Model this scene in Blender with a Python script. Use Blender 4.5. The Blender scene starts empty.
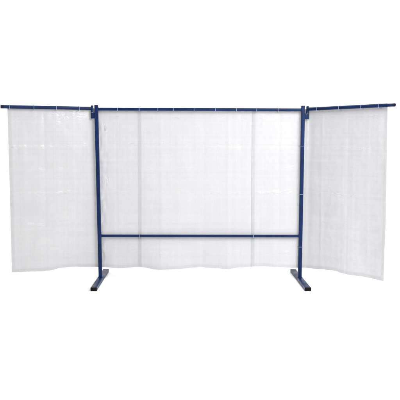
import bpy, bmesh, math, random
from mathutils import Vector, Matrix, noise
random.seed(4)
S = bpy.context.scene

# ------------------------------------------------------------ camera
cam = bpy.data.cameras.new('camera'); camo = bpy.data.objects.new('camera', cam); S.collection.objects.link(camo)
cam.sensor_width = 36; cam.sensor_fit = 'HORIZONTAL'; cam.lens = 36 * 712.4 / 400; cam.clip_end = 200; cam.clip_start = .05
YAW, TILT, ROLL = -.0137, .0808, .0028
fwd = Vector((-math.sin(YAW) * math.cos(TILT), math.cos(YAW) * math.cos(TILT), -math.sin(TILT)))
e1 = Vector((math.cos(YAW), math.sin(YAW), 0)); up = e1.cross(fwd)
right = e1 * math.cos(ROLL) + up * math.sin(ROLL); upr = up * math.cos(ROLL) - e1 * math.sin(ROLL)
M = Matrix((right, upr, -fwd)).transposed().to_4x4(); M.translation = Vector((-.1072, -7.42, 1.4536))
camo.matrix_world = M
S.camera = camo
S.render.resolution_x = 1024; S.render.resolution_y = 1024
S.render.engine = 'CYCLES'
S.cycles.transparent_max_bounces = 16; S.cycles.max_bounces = 10; S.cycles.diffuse_bounces = 5

# ------------------------------------------------------------ light: a white studio
W = bpy.data.worlds.new('World'); S.world = W; W.use_nodes = True
bg = W.node_tree.nodes['Background']; bg.inputs[0].default_value = (.97, .985, 1, 1); bg.inputs[1].default_value = .2
S.view_settings.view_transform = 'Standard'; S.view_settings.look = 'None'; S.view_settings.exposure = 0; S.view_settings.gamma = 1

def area(name, loc, target, sx, sy, power, color=(1, 1, 1)):
    l = bpy.data.lights.new(name, 'AREA'); l.shape = 'RECTANGLE'; l.size = sx; l.size_y = sy; l.energy = power; l.color = color
    o = bpy.data.objects.new(name, l); S.collection.objects.link(o); o.location = loc
    o.rotation_euler = (Vector(target) - Vector(loc)).to_track_quat('-Z', 'Y').to_euler(); return o
area('key_softbox', (2.5, -4.0, 3.6), (0.3, 0, .9), 2.8, 2.8, 350)
area('overhead_softbox', (0, -2.2, 5.6), (0, -2.2, 0), 11, 7, 330)
f_ = area('added_fill', (-3.4, -4.8, 2.6), (1.5, -.4, .9), 1.8, 1.8, 14); f_.data.spread = math.radians(70)  # added fill aimed at the right curtain to lighten it, no known studio lamp
area('backdrop_softbox', (0, 2.4, 5.6), (0, 5.0, .8), 12, 1.5, 350)

# ------------------------------------------------------------ materials
def mat(name, color, rough=.5, spec=.5, coat=0, metallic=0, vary=0, bump=0, scale=60):
    m = bpy.data.materials.new(name); m.use_nodes = True; nt = m.node_tree; p = nt.nodes['Principled BSDF']
    p.inputs['Base Color'].default_value = (*color, 1); p.inputs['Roughness'].default_value = rough
    p.inputs['Specular IOR Level'].default_value = spec; p.inputs['Metallic'].default_value = metallic
    p.inputs['Coat Weight'].default_value = coat; p.inputs['Coat Roughness'].default_value = .2
    tc = nt.nodes.new('ShaderNodeTexCoord')
    if vary:
        n = nt.nodes.new('ShaderNodeTexNoise'); n.inputs['Scale'].default_value = scale * .15; n.inputs['Detail'].default_value = 5
        nt.links.new(tc.outputs['Object'], n.inputs['Vector'])
        r = nt.nodes.new('ShaderNodeMapRange'); r.inputs[1].default_value = .3; r.inputs[2].default_value = .7
        r.inputs[3].default_value = 1 - vary; r.inputs[4].default_value = 1 + vary
        nt.links.new(n.outputs['Fac'], r.inputs[0])
        mx = nt.nodes.new('ShaderNodeVectorMath'); mx.operation = 'SCALE'; mx.inputs[0].default_value = color
        nt.links.new(r.outputs[0], mx.inputs['Scale']); nt.links.new(mx.outputs[0], p.inputs['Base Color'])
        r2 = nt.nodes.new('ShaderNodeMapRange'); r2.inputs[1].default_value = .3; r2.inputs[2].default_value = .7
        r2.inputs[3].default_value = rough * .8; r2.inputs[4].default_value = rough * 1.2
        nt.links.new(n.outputs['Fac'], r2.inputs[0]); nt.links.new(r2.outputs[0], p.inputs['Roughness'])
    if bump:
        n2 = nt.nodes.new('ShaderNodeTexNoise'); n2.inputs['Scale'].default_value = scale * 8; n2.inputs['Detail'].default_value = 3
        nt.links.new(tc.outputs['Object'], n2.inputs['Vector'])
        b = nt.nodes.new('ShaderNodeBump'); b.inputs['Strength'].default_value = bump; b.inputs['Distance'].default_value = .0006
        nt.links.new(n2.outputs['Fac'], b.inputs['Height']); nt.links.new(b.outputs[0], p.inputs['Normal'])
    return m
BLUE = mat('blue_powder_coat', (.0012, .0125, .061), .42, .18, 0, 0, .18, .25)
BLACK = mat('black_plastic', (.003, .003, .004), .55, .12, 0, 0, .1, .2)
TIE = mat('natural_nylon', (.20, .25, .38), .4, .5, 0, 0, .05)
EYE = mat('pale_eyelet_plastic', (.5, .52, .56), .4, .4)
PLUG = mat('dark_navy_plug', (.003, .006, .02), .5, .2)
STEEL = mat('zinc_steel', (.45, .46, .48), .35, .5, 0, 1, .1)
PAPER = mat('white_studio_paper', (.93, .93, .93), .9, .1, 0, 0, .006, 0, 3)

def sheet_material(name, clear, tint):
    m = bpy.data.materials.new(name); m.use_nodes = True; nt = m.node_tree; N = nt.nodes; L = nt.links
    for n in list(N): N.remove(n)
    out = N.new('ShaderNodeOutputMaterial'); uv = N.new('ShaderNodeUVMap'); uv.uv_map = 'cloth'
    sep = N.new('ShaderNodeSeparateXYZ'); L.new(uv.outputs[0], sep.inputs[0])
    def mth(op, a, b=None, c=None):
        n = N.new('ShaderNodeMath'); n.operation = op
        for i, v in enumerate((a, b, c)):
            if v is None: continue
            if isinstance(v, (int, float)): n.inputs[i].default_value = v
            else: L.new(v, n.inputs[i])
        return n.outputs[0]
    def thread(c, pitch, lo):      # 0..1 ridge of the woven tapes
        s = mth('SINE', mth('MULTIPLY', c, 2 * math.pi / pitch)); return mth('SMOOTH_MIN', mth('MAXIMUM', mth('ADD', s, lo), 0), 1, .2)
    tu = thread(sep.outputs[0], .011, -.35); tv = thread(sep.outputs[1], .011, -.35)
    weave = mth('MAXIMUM', tu, tv)
    def stretched(sx, sz, scale, det=4):
        mp = N.new('ShaderNodeMapping'); mp.inputs['Scale'].default_value = (sx, sz, 1); L.new(uv.outputs[0], mp.inputs[0])
        n = N.new('ShaderNodeTexNoise'); n.inputs['Scale'].default_value = scale; n.inputs['Detail'].default_value = det
        L.new(mp.outputs[0], n.inputs['Vector']); return n.outputs['Fac']
    warp = stretched(60, 1.2, 1); weft = stretched(1.2, 60, 1); cloud = stretched(1, 1, 3, 5); fine = stretched(1, 1, 60, 4)
    # opacity: the tapes are milkier than the film between them
    a = mth('ADD', mth('MULTIPLY', mth('SUBTRACT', warp, .5), .12), mth('MULTIPLY', mth('SUBTRACT', weft, .5), .14))
    a = mth('ADD', a, mth('MULTIPLY', mth('SUBTRACT', cloud, .5), .08))
    a = mth('SUBTRACT', a, mth('MULTIPLY', weave, .06))
    tr = N.new('ShaderNodeMapRange'); tr.inputs[1].default_value = -1; tr.inputs[2].default_value = 1
    tr.inputs[3].default_value = clear - 1; tr.inputs[4].default_value = clear + 1; L.new(a, tr.inputs[0])
    # irregular reinforcing threads: colour of the yarn varies from thread to thread
    def yarns(c, pitch, seed):
        w = N.new('ShaderNodeTexWhiteNoise'); w.noise_dimensions = '1D'
        L.new(mth('ADD', mth('FLOOR', mth('DIVIDE', c, pitch)), seed), w.inputs['W']); return w.outputs['Value']
    yu = yarns(sep.outputs[0], .011, 3.0); yv = yarns(sep.outputs[1], .011, 57.0); yw = yarns(sep.outputs[0], .047, 11.0); yx = yarns(sep.outputs[1], .039, 91.0)
    shade = mth('ADD', mth('ADD', mth('MULTIPLY', yu, .032), mth('MULTIPLY', yv, .032)), mth('ADD', mth('MULTIPLY', yw, .016), mth('MULTIPLY', yx, .016)))
    shade = mth('ADD', mth('ADD', shade, .95), mth('MULTIPLY', mth('SUBTRACT', mth('MULTIPLY', tu, tv), .2), .05))
    col = N.new('ShaderNodeVectorMath'); col.operation = 'SCALE'; col.inputs[0].default_value = tint; L.new(shade, col.inputs['Scale'])
    # sharp little crinkles, strongest along the fold lines the film was packed in
    def crease(sx, sz, det, sharp):
        n_ = stretched(sx, sz, 1, det); n_ = mth('ABSOLUTE', mth('SUBTRACT', mth('MULTIPLY', n_, 2.0), 1.0))
        return mth('POWER', mth('MAXIMUM', mth('SUBTRACT', 1.0, mth('MULTIPLY', n_, sharp)), 0.0), 1.5)
    def bands(c, lst):
        tot = None
        for p0, wd, k in lst:
            g = mth('MULTIPLY', mth('EXPONENT', mth('MULTIPLY', mth('POWER', mth('DIVIDE', mth('SUBTRACT', c, p0), wd), 2.0), -1.0)), k)
            tot = g if tot is None else mth('ADD', tot, g)
        return tot
    wob = mth('MULTIPLY', mth('SUBTRACT', stretched(1, 1, 1.1, 2), .5), .16)
    hb = bands(mth('ADD', sep.outputs[1], wob), ((1.42, .022, 1), (.93, .022, 1), (1.71, .035, .8), (1.18, .015, .5), (.62, .015, .5), (.30, .015, .4)))
    vb = bands(mth('ADD', sep.outputs[0], wob), ((-1.0, .035, 1.3), (-.41, .014, .5), (.30, .014, .5), (1.0, .03, .8)))
    patch = N.new('ShaderNodeMapRange'); patch.inputs[1].default_value = .47; patch.inputs[2].default_value = .68; L.new(stretched(1, 1, 6, 3), patch.inputs[0])
    pk = mth('ADD', patch.outputs[0], .15)
    crh = mth('MULTIPLY', crease(14, 70, 2, 3.0), mth('MULTIPLY', mth('ADD', hb, .10), pk))
    crv = mth('MULTIPLY', crease(60, 16, 2, 3.0), mth('MULTIPLY', mth('ADD', vb, .05), pk))
    cr = mth('ADD', crh, crv)
    # bump
    h = mth('ADD', mth('MULTIPLY', weave, .3), mth('MULTIPLY', fine, .4)); h = mth('ADD', h, mth('ADD', mth('MULTIPLY', warp, .25), mth('MULTIPLY', weft, .35)))
    b0_ = N.new('ShaderNodeBump'); b0_.inputs['Strength'].default_value = 1; b0_.inputs['Distance'].default_value = .0021; L.new(cr, b0_.inputs['Height'])
    b = N.new('ShaderNodeBump'); b.inputs['Strength'].default_value = .45; b.inputs['Distance'].default_value = .0012; L.new(h, b.inputs['Height']); L.new(b0_.outputs[0], b.inputs['Normal'])
    d = N.new('ShaderNodeBsdfPrincipled'); L.new(col.outputs[0], d.inputs['Base Color']); d.inputs['Roughness'].default_value = .42
    d.inputs['Specular IOR Level'].default_value = .3; L.new(b.outputs[0], d.inputs['Normal'])
    d.inputs['Coat Weight'].default_value = .7; d.inputs['Coat Roughness'].default_value = .13; L.new(b0_.outputs[0], d.inputs['Coat Normal'])
    t = N.new('ShaderNodeBsdfTranslucent'); t.inputs[0].default_value = (*tint, 1); L.new(b.outputs[0], t.inputs['Normal'])
    mx = N.new('ShaderNodeMixShader'); mx.inputs[0].default_value = .13; L.new(d.outputs[0], mx.inputs[1]); L.new(t.outputs[0], mx.inputs[2])
    tp = N.new('ShaderNodeBsdfTransparent'); m2 = N.new('ShaderNodeMixShader')
    cl = mth('MAXIMUM', mth('MINIMUM', tr.outputs[0], .9), .02); L.new(cl, m2.inputs[0])
    L.new(mx.outputs[0], m2.inputs[1]); L.new(tp.outputs[0], m2.inputs[2]); L.new(m2.outputs[0], out.inputs[0])
    return m
SHEET = sheet_material('woven_translucent_film', .085, (.458, .459, .467))
HEM = sheet_material('folded_film_hem', .52, (.458, .459, .467))

# ------------------------------------------------------------ helpers
def link(name, bm, m, parent=None, smooth=False):
    me = bpy.data.meshes.new(name); bmesh.ops.recalc_face_normals(bm, faces=bm.faces) if not smooth == 'sheet' else None
    bm.to_mesh(me); bm.free(); me.materials.append(m)
    if smooth: 
        for p in me.polygons: p.use_smooth = True
    o = bpy.data.objects.new(name, me); S.collection.objects.link(o)
    if parent: o.parent = parent
    return o
def tag(o, label=None, cat=None, group=None, kind=None):
    if label: o['label'] = label
    if cat: o['category'] = cat
    if group: o['group'] = group
    if kind: o['kind'] = kind
    return o
def empty(name, loc=(0, 0, 0)):
    o = bpy.data.objects.new(name, None); S.collection.objects.link(o); o.location = loc; o.empty_display_size = .1; return o
def box(bm, x0, x1, y0, y1, z0, z1, bev=0, mtx=None):
    r = bmesh.ops.create_cube(bm, size=1); vs = r['verts']
    for v in vs:
        v.co = Vector(((x0 + x1) / 2 + v.co.x * (x1 - x0), (y0 + y1) / 2 + v.co.y * (y1 - y0), (z0 + z1) / 2 + v.co.z * (z1 - z0)))
        if mtx: v.co = mtx @ v.co
    if bev:
        es = list({e for v in vs for e in v.link_edges})
        bmesh.ops.bevel(bm, geom=es, offset=bev, segments=3, profile=.5, affect='EDGES')
def beam(bm, a, b, w, h, bev=.003, shape='square', n=24, upv=(0, 0, 1)):
    a, b = Vector(a), Vector(b); d = (b - a).normalized(); u = Vector(upv); s = d.cross(u).normalized(); u = s.cross(d)
    prof = []
    if shape == 'round': prof = [(math.cos(2 * math.pi * i / n) * w / 2, math.sin(2 * math.pi * i / n) * h / 2) for i in range(n)]
    else:
        for cx, cy, a0 in ((1, 1, 0), (-1, 1, 90), (-1, -1, 180), (1, -1, 270)):
            for k in range(4):
                t = math.radians(a0 + k * 30); prof.append((cx * (w / 2 - bev) + bev * math.cos(t), cy * (h / 2 - bev) + bev * math.sin(t)))
    rings = [[bm.verts.new(p + s * x + u * y) for x, y in prof] for p in (a, b)]
    k = len(prof)
    for i in range(k): bm.faces.new((rings[0][i], rings[0][(i + 1) % k], rings[1][(i + 1) % k], rings[1][i]))
    bm.faces.new(rings[0]); bm.faces.new(rings[1][::-1])
def autosmooth(o, ang=35):
    for p in o.data.polygons: p.use_smooth = True
    o.data.set_sharp_from_angle(angle=math.radians(ang))
    return o

# ------------------------------------------------------------ the setting
bm = bmesh.new(); v = [bm.verts.new(c) for c in ((-14, -12, 0), (14, -12, 0), (14, 4.5, 0), (-14, 4.5, 0))]; bm.faces.new(v)
tag(link('floor', bm, PAPER), kind='structure')
bm = bmesh.new(); prof = [(4.5, 0.0)]
for i in range(1, 17):
    t = math.pi / 2 * i / 16; prof.append((4.5 + 2 * math.sin(t), 2 - 2 * math.cos(t)))
prof.append((6.5, 7.0))
rows = [[bm.verts.new((x, y, z)) for x in (-14, 14)] for y, z in prof]
for p, q in zip(rows, rows[1:]): bm.faces.new((p[0], p[1], q[1], q[0]))
tag(link('backdrop', bm, PAPER, None, True), kind='structure')

# ------------------------------------------------------------ the frame
PW = 1.05; ZR = 1.7925; ZC = .4747; ZA = 1.7994; ZP = 1.833; FH = .035
AL, LL, AR, LR = .3375, .9130, .8740, 1.0560
PINL = Vector((-1.122, 0, 0)); PINR = Vector((1.107, 0, 0))
DL = Vector((-math.cos(AL), -math.sin(AL), 0)); DR = Vector((math.cos(AR), -math.sin(AR), 0))
NL = Vector((-math.sin(AL), math.cos(AL), 0)); NR = Vector((math.sin(AR), math.cos(AR), 0))
lean = {-1: -.029, 1: .010}
fr = tag(empty('welding_screen_frame'), 'dark blue tubular steel stand with two floor feet and hinged side arms carrying the curtains', 'stand')
def postx(sg, z): return sg * PW + lean[sg] * (z / ZP)
for sg in (-1, 1):
    bm = bmesh.new(); beam(bm, (postx(sg, 0), 0, FH - .001), (postx(sg, ZP), 0, ZP - .004), .037, .037, .004, upv=(0, 1, 0))
    # weld fillet where the post meets the foot
    for (dx, dy, lx, ly) in ((0, -.0195, .037, .006), (0, .0195, .037, .006), (-.0195, 0, .006, .037), (.0195, 0, .006, .037)):
        box(bm, sg * PW + dx - lx / 2, sg * PW + dx + lx / 2, dy - ly / 2, dy + ly / 2, FH - .0015, FH + .0045, .0018)
    post = autosmooth(link('post', bm, BLUE, fr))
    bm = bmesh.new(); box(bm, postx(sg, ZP) - .0175, postx(sg, ZP) + .0175, -.0175, .0175, ZP - .005, ZP + .0015, .0015)
    autosmooth(link('post_cap', bm, PLUG, post))
    # foot: inverted channel lying front to back
    yf, yb = -.541, .486; w = .03; t = .004
    bm = bmesh.new(); pr = [(-w, .004), (-w, FH - .003), (-w + .001, FH - .001), (-w + .003, FH), (w - .003, FH), (w - .001, FH - .001), (w, FH - .003), (w, .004), (w - t, .004), (w - t, FH - t), (-w + t, FH - t), (-w + t, .004)]
    ra = [[bm.verts.new((sg * PW + x, y, z)) for x, z in pr] for y in (yf + .012, yb - .012)]
    k = len(pr)
    for i in range(k): bm.faces.new((ra[0][i], ra[0][(i + 1) % k], ra[1][(i + 1) % k], ra[1][i]))
    bm.faces.new(ra[0]); bm.faces.new(ra[1][::-1])
    foot = autosmooth(link('foot', bm, BLUE, fr))
    for ya, yb2 in ((yf, yf + .0125), (yb - .0125, yb)):
        bm = bmesh.new(); box(bm, sg * PW - w - .001, sg * PW + w + .001, ya, yb2, .009, FH + .001, .003)
        for s2 in (-1, 1):
            box(bm, sg * PW + s2 * .021 - .0095, sg * PW + s2 * .021 + .0095, ya + .0005, yb2 + (.03 if ya < 0 else -.0) , .0, .0125, .003)
        autosmooth(link('end_cap', bm, BLACK, foot))
    # hinge: lug welded to the post, stub and pin that carries the arm
    pin = PINL if sg < 0 else PINR; px = pin.x
    bm = bmesh.new()
    xa, xb = sorted((postx(sg, ZA) + sg * .0175, px - sg * .004))
    box(bm, xa, xb, -.014, .014, ZA - .102, ZA - .044, .003)
    beam(bm, (px, 0, ZA - .104), (px, 0, ZA - .043), .029, .029, .003, 'round', upv=(0, 1, 0))
    hg = autosmooth(link('hinge_bracket', bm, BLUE, fr))
    bm = bmesh.new(); beam(bm, (px, 0, ZA - .113), (px, 0, ZA - .0405), .012, .012, .003, 'round', 16, upv=(0, 1, 0))
    beam(bm, (px, 0, ZA - .0425), (px, 0, ZA - .0400), .026, .026, .001, 'round', 20, upv=(0, 1, 0))
    autosmooth(link('hinge_pin', bm, STEEL, hg))
    # swing arm
    d, n, Lg = (DL, NL, LL) if sg < 0 else (DR, NR, LR)
    tip = Vector((px, 0, ZA)) + d * Lg
    if sg > 0: tip.z += .004
    a = Vector((px, 0, ZA)) + d * .010
    bm = bmesh.new(); beam(bm, (px, 0, ZA - .040), (px, 0, ZA + .026), .0275, .0275, .003, 'round', upv=(0, 1, 0))
    cut = tip - d * (.085 if sg > 0 else .03)
    beam(bm, a, cut, .034, .034, .003, 'round')
    if sg > 0: beam(bm, cut - d * .004, tip - d * .02, .0295, .0295, .003, 'round')
    arm = autosmooth(link('swing_arm', bm, BLUE, fr))
    bm = bmesh.new(); r_ = .0305 if sg > 0 else .035
    beam(bm, tip - d * (.022 if sg > 0 else .031), tip - d * .002, r_, r_, .003, 'round'); beam(bm, tip - d * .0025, tip, r_ - .005, r_ - .005, .003, 'round')
    autosmooth(link('end_plug', bm, PLUG, arm))
    bm = bmesh.new(); beam(bm, (px, 0, ZA + .0255), (px, 0, ZA + .030), .024, .024, .003, 'round', upv=(0, 1, 0)); autosmooth(link('end_plug', bm, PLUG, arm))
bm = bmesh.new(); beam(bm, (postx(-1, ZR) + .018, 0, ZR), (postx(1, ZR) - .018, 0, ZR), .029, .029, .003); 
def bead(bm, x, z, h, sg):
    for zz in (z - h / 2 - .0006, z + h / 2 + .0006):
        for k in range(9): 
            r = bmesh.ops.create_icosphere(bm, subdivisions=2, radius=.0032 + .0005 * random.random()); c = Vector((x, -.013 + k * .00325, zz))
            for v in r['verts']: v.co = Vector((v.co.x * 1.1, v.co.y, v.co.z)) + c
    for k in range(8):
        r = bmesh.ops.create_icosphere(bm, subdivisions=2, radius=.003 + .0005 * random.random()); c = Vector((x, -h / 2 - .0004, z - h / 2 + h * (k + .5) / 8))
        for v in r['verts']: v.co += c
for sg in (-1, 1): bead(bm, postx(sg, ZR) - sg * .0185, ZR, .029, sg)
autosmooth(link('top_rail', bm, BLUE, fr))
bm = bmesh.new(); beam(bm, (postx(-1, ZC) + .018, 0, ZC), (postx(1, ZC) - .018, 0, ZC), .026, .026, .003); 
for sg in (-1, 1): bead(bm, postx(sg, ZC) - sg * .0185, ZC, .026, sg)
autosmooth(link('cross_rail', bm, BLUE, fr))

# ------------------------------------------------------------ curtains
# plan line just behind rails and arms, from the left arm's tip to the right arm's tip
OFF = .0235
def meet(p, d, y):
    t = (y - p.y) / d.y; return p + d * t
cl = meet(PINL + NL * OFF, DL, OFF); cr = meet(PINR + NR * OFF, DR, OFF)
raw = [cl + DL * 1.1, cl, cr, cr + DR * 1.2]
# smoothed corners (radius about 6 cm), then arc length
pts = []
def seg(a, b, n):
    for i in range(n): pts.append(a.lerp(b, i / n))
r = .045
a0 = cl + DL * r; a1 = cl + Vector((1, 0, 0)) * r; b0 = cr - Vector((1, 0, 0)) * r; b1 = cr + DR * r
seg(raw[0], a0, 40)
for i in range(12):
    t = i / 12; pts.append(a0.lerp(cl, t).lerp(cl.lerp(a1, t), t))
seg(a1, b0, 80)
for i in range(12):
    t = i / 12; pts.append(b0.lerp(cr, t).lerp(cr.lerp(b1, t), t))
seg(b1, raw[3], 40); pts.append(raw[3])
acc = [0]
for p, q in zip(pts, pts[1:]): acc.append(acc[-1] + (q - p).length)
# s = 0 at x = 0 of the centre run
i0 = next(i for i in range(len(pts)) if pts[i].x > 0); s0 = acc[i0 - 1] + (0 - pts[i0 - 1].x)
import bisect
def plan(s):
    q = s + s0; i = min(max(bisect.bisect_right(acc, q) - 1, 0), len(pts) - 2)
    t = (q - acc[i]) / (acc[i + 1] - acc[i]); p = pts[i].lerp(pts[i + 1], t); d = (pts[i + 1] - pts[i]).normalized()
    return p, Vector((-d.y, d.x, 0)), d
SL = min((abs((plan(i * .001)[0] - cl).length), i * .001) for i in range(-1300, -900))[1]
SR = min((abs((plan(i * .001)[0] - cr).length), i * .001) for i in range(900, 1300))[1]
def lerp_table(tb, x):
    if x <= tb[0][0]: return tb[0][1]
    for (xa, ya), (xb, yb) in zip(tb, tb[1:]):
        if x <= xb:
            t = (x - xa) / (xb - xa); t = t * t * (3 - 2 * t); return ya + (yb - ya) * t
    return tb[-1][1]
BOT = [(SL - .86, .135), (SL - .67, .134), (SL - .52, .130), (SL - .44, .132), (SL - .35, .147), (SL - .21, .149), (SL - .1, .142), (-1.0, .138), (-.85, .130), (-.64, .145),
       (-.43, .122), (-.27, .126), (0, .141), (.156, .133), (.283, .126), (.42, .142), (.63, .153), (.84, .144), (1.0, .133), (SR + .08, .134), (SR + .24, .145), (SR + .38, .150),
       (SR + .45, .139), (SR + .53, .133), (SR + .72, .137), (SR + .98, .136)]
def topz(s):
    za = ZR + .006
    if s < -1.08: return za + (ZA - ZR) * min(1, (-1.08 - s) / .05)
    if s > 1.08: return za + (ZA - ZR) * min(1, (s - 1.08) / .05) + .004 * max(0, (s - 1.2)) 
    return za
def ridge(x, c, w):
    return math.exp(-abs(x - c) / w)
VF = [(-1.62, .0025), (-1.32, -.002), (-.88, .0018), (-.41, -.0024), (-.27, .0014), (.03, .002), (.29, -.0022), (.42, .0012), (.82, .0024), (1.3, -.002), (1.62, .002), (1.87, -.0012)]
HF = [(1.42, .0032), (.93, -.003), (1.66, .0012), (1.18, .0012), (.68, .0016), (.28, -.0016)]
def depth(s, z, seed):
    t = min(1, max(0, (ZR - z) / 1.6))
    low = t ** 1.3
    d = 0
    # soft folds growing downward, a little deeper at the hem where the table above dips
    d += low * .020 * math.sin(s * 4.2 + .6 + .35 * math.sin(z * 2.1 + s)) * (.6 + .4 * min(1, max(0, (abs(s) - .9) / .4)))
    d += low ** 2 * .012 * math.sin(s * 9.7 + 1.1 + seed)
    d += .010 * t * noise.noise(Vector((s * 2.3, z * .9, seed * 3.1)))
    d += .0035 * noise.noise(Vector((s * 7, z * 5, 9.2 + seed)))
    d += .0012 * noise.noise(Vector((s * 22, z * 14, 4.2 + seed)))
    for c, a in VF: d += a * 1.6 * ridge(s + .006 * noise.noise(Vector((z * 2, c, 0))), c, .018)
    for c, a in HF: d += a * ridge(z + .008 * noise.noise(Vector((s * 2, c, 5))), c, .014) * (.6 + .8 * noise.noise(Vector((s * 3, c, 1))))
    # puckers below the ties
    for e in EYES:
        q = (s - e) / .03
        if abs(q) < 3: d += -.003 * math.exp(-q * q) * math.exp(-(ZR - z) / .10) if z < ZR else 0
    # crumpling where the film turns round the posts
    for c, k in ((SL + .10, 1.0), (SR - .09, .45)):
        g = math.exp(-((s - c) / .045) ** 2) * k
        if g > .01: d += g * (.012 * noise.noise(Vector((s * 30, z * 9, 2.2))) + .010 * noise.noise(Vector((s * 14, z * 22, 7.7))) + .006)
    # the film cannot pass through rail, posts or arms in front of it
    env = min(1, max(0, (1.14 - abs(s)) / .22)); env = env * env * (3 - 2 * env)
    near = math.exp(-((z - ZC) / .10) ** 2) * env
    d = d * (1 - .85 * near)
    wq = max(0, 1 - abs(abs(s) - 1.06) / .20); wq = wq * wq * (3 - 2 * wq)
    d = d * (1 - wq) + max(d * .5, -.002) * wq
    fade = min(1, max(0, (ZR + .01 - z) / .12)); d *= .15 + .85 * fade
    # below the cross rail the film falls slightly forward, above it hangs slightly back
    d += env * .012 * math.sin(min(1, max(0, (z - ZC) / (ZR - ZC))) * math.pi) - .050 * max(0, (ZC - z)) / .33 * (1 - min(1, max(0, (abs(s) - .45) / .6)))
    return d
EYEL = [SL - .833, SL - .595, SL - .370, SL - .140, -.858, -.635]
EYEC = [-.443, -.283, -.07, .151, .367]
EYER = [.578, .799, SR + .143, SR + .424, SR + .692, SR + .893]
EYES = EYEL + EYEC + EYER
def surf(s, z, layer, seed):
    p, n, d = plan(s)
    v = p + n * (layer + depth(s, z, seed)); v.z = z; return v
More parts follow.
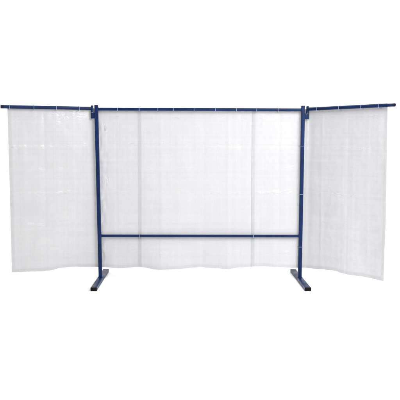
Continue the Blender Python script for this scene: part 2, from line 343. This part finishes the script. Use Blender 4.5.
def curtain(name, label, sa, sb, layer, seed, eyes, extra=(), hemsides=(), skew=(0, 0)):
    root = tag(empty(name, (plan((sa + sb) / 2)[0].x, plan((sa + sb) / 2)[0].y, 0)), label, 'curtain', 'woven plastic curtains tied to the blue frame')
    off = Vector((root.location.x, root.location.y, 0))
    def grid(u0, u1, zlo, zhi, extra_layer, step=.009, nz=None):
        bm = bmesh.new(); ul = bm.loops.layers.uv.new('cloth')
        nu = max(2, int((u1 - u0) / step)); nz = nz or 180; rows = []
        for j in range(nz + 1):
            row = []
            for i in range(nu + 1):
                s = u0 + (u1 - u0) * i / nu
                b = lerp_table(BOT, s) + .0015 * noise.noise(Vector((s * 25, seed, 0))); t_ = topz(s) + .001 * noise.noise(Vector((s * 30, seed, 3)))
                lo = b if zlo is None else (b + zlo if zlo >= 0 else t_ + zlo); hi = t_ if zhi is None else (b + zhi if zhi >= 0 else t_ + zhi)
                z = lo + (hi - lo) * j / nz
                # side edges are not perfectly plumb
                k = (t_ - z) / 1.65; ss = s
                if skew[0] and s < sa + .3: ss += skew[0] * k * (1 - (s - sa) / .3)
                if skew[1] and s > sb - .3: ss += skew[1] * k * (1 - (sb - s) / .3)
                ss += .0015 * noise.noise(Vector((z * 6, s * .5, seed))) 
                v = surf(ss, z, layer + extra_layer, seed) - off
                row.append((bm.verts.new(v), s, z))
            rows.append(row)
        for j in range(nz):
            for i in range(nu):
                q = (rows[j][i], rows[j][i + 1], rows[j + 1][i + 1], rows[j + 1][i])
                f = bm.faces.new([c[0] for c in q])
                for lp, c in zip(f.loops, q): lp[ul].uv = (c[1], c[2])
        return bm
    link('sheet', grid(sa, sb, None, None, 0), SHEET, root, 'sheet')
    link('bottom_hem', grid(sa, sb, .0005, .034, .0016, nz=5), HEM, root, 'sheet')
    link('top_hem', grid(sa, sb, -.045, -.0005, .0016, nz=6), HEM, root, 'sheet')
    for side in hemsides:
        u = (sa + .0006, sa + .036) if side < 0 else (sb - .036, sb - .0006)
        link('side_hem', grid(u[0], u[1], .036, -.047, .0016, nz=170), HEM, root, 'sheet')
    def ring(c, nrm, R, r):
        bm = bmesh.new(); nrm = nrm.normalized(); s_ = nrm.cross(Vector((0, 0, 1))).normalized(); u_ = s_.cross(nrm); vs = []
        for i in range(20):
            a = 2 * math.pi * i / 20; dr = s_ * math.cos(a) + u_ * math.sin(a)
            vs.append([bm.verts.new(c + dr * (R + r * math.cos(b)) + nrm * r * .7 * math.sin(b)) for b in [2 * math.pi * k / 8 for k in range(8)]])
        for i in range(20):
            for k in range(8): bm.faces.new((vs[i][k], vs[(i + 1) % 20][k], vs[(i + 1) % 20][(k + 1) % 8], vs[i][(k + 1) % 8]))
        return bm
    def tie(center, axis, half, through, wid=.0038, th=.0013):
        # band looping round a bar (centre, unit axis along the bar, half size) and back to a point behind it
        ax = axis.normalized(); out = (center - through); out -= ax * out.dot(ax)
        loop = []
        up_ = Vector((0, 0, 1)) if abs(ax.z) < .5 else ax.cross(Vector((0, 1, 0))).normalized()
        bk = ax.cross(up_).normalized()
        if bk.dot(through - center) < 0: bk = -bk
        h = half + .0016; c = .004
        for (x, y) in ((-h + c, -h), (-h, -h + c), (-h, h - c), (-h + c, h), (h - c, h), (h, h - c)):
            loop.append(center + bk * x + up_ * y)
        tt = through - center; tb = tt.dot(bk); tu = tt.dot(up_)
        loop.append(center + bk * (tb + .004) + up_ * (tu + .004)); loop.append(center + bk * (tb + .004) + up_ * (tu - .002)); loop.append(center + bk * (tb - .002) + up_ * (tu - .003))
        if abs(ax.z) > .5: loop.append(center + bk * (h - .002) + up_ * (-h))
        cen = sum(loop, Vector()) / len(loop); bm = bmesh.new(); R = []
        n = len(loop)
        for i, p in enumerate(loop):
            t = (loop[(i + 1) % n] - loop[i - 1]).normalized(); o = t.cross(ax).normalized()
            if o.dot(p - cen) < 0: o = -o
            R.append([bm.verts.new(q - off) for q in (p - ax * wid / 2, p + ax * wid / 2, p + ax * wid / 2 + o * th, p - ax * wid / 2 + o * th)])
        for i in range(n):
            for k in range(4): bm.faces.new((R[i][k], R[(i + 1) % n][k], R[(i + 1) % n][(k + 1) % 4], R[i][(k + 1) % 4]))
        hd = loop[0] - off + Vector((0, 0, 0))
        m = Matrix((ax, bk, ax.cross(bk))).transposed().to_4x4(); m.translation = hd
        box(bm, -.0042, .0042, -.0045, .0005, -.0045, .0035, .0008, m)
        return bm
    for e in eyes:
        p, n, d = plan(e); arm_ = abs(e) > 1.12
        zc = (ZA + (.004 * max(0, (abs(e) - 1.2)) if e > 0 else 0)) if arm_ else ZR
        half = .017 if arm_ else .0145
        if e > 0 and e > SR + .96: half = .0148
        ctr = p - n * OFF; ctr.z = zc
        ze = zc - half - .0065; th = surf(e, ze, layer, seed)
        link('eyelet', ring(th - n * .0022 - off, -n, .0040, .0013), EYE, root, True)
        link('cable_tie', tie(ctr, d, half, th), TIE, root)
    for e, z, kind in extra:
        p, n, d = plan(e)
        if kind == 'rail':
            ctr = Vector((p.x, 0, ZC)); th = surf(e, ZC - .022, layer, seed); ax = Vector((1, 0, 0)); half = .013
        else:
            ctr = Vector((postx(1 if e > 0 else -1, z), 0, z)); th = surf(e, z, layer, seed); ax = Vector((0, 0, 1)); half = .0185
        link('eyelet', ring(th - n * .0022 - off, -n, .0040, .0013), EYE, root, True)
        link('cable_tie', tie(ctr, ax, half, th), TIE, root)
    return root
curtain('curtain_sheet', 'greyer translucent curtain hanging from the left arm and wrapping behind the left post', SL - .848, -.621, .006, 1.0, EYEL,
        extra=((-.640, 0, 'rail'),), hemsides=(-1,), skew=(.012, 0))
curtain('curtain_sheet', 'flat middle curtain hanging from the top rail between the two overlapping vertical seams', -.656, .571, .0105, 1.0, EYEC, hemsides=())
curtain('curtain_sheet', 'brighter translucent curtain hanging from the right arm and tied to the right post', .537, SR + .962, .006, 1.0, EYER,
        extra=((.556, 0, 'rail'), (1.028, 1.418, 'post'), (1.028, .915, 'post'), (1.028, .36, 'post')), hemsides=(1,), skew=(0, .010))
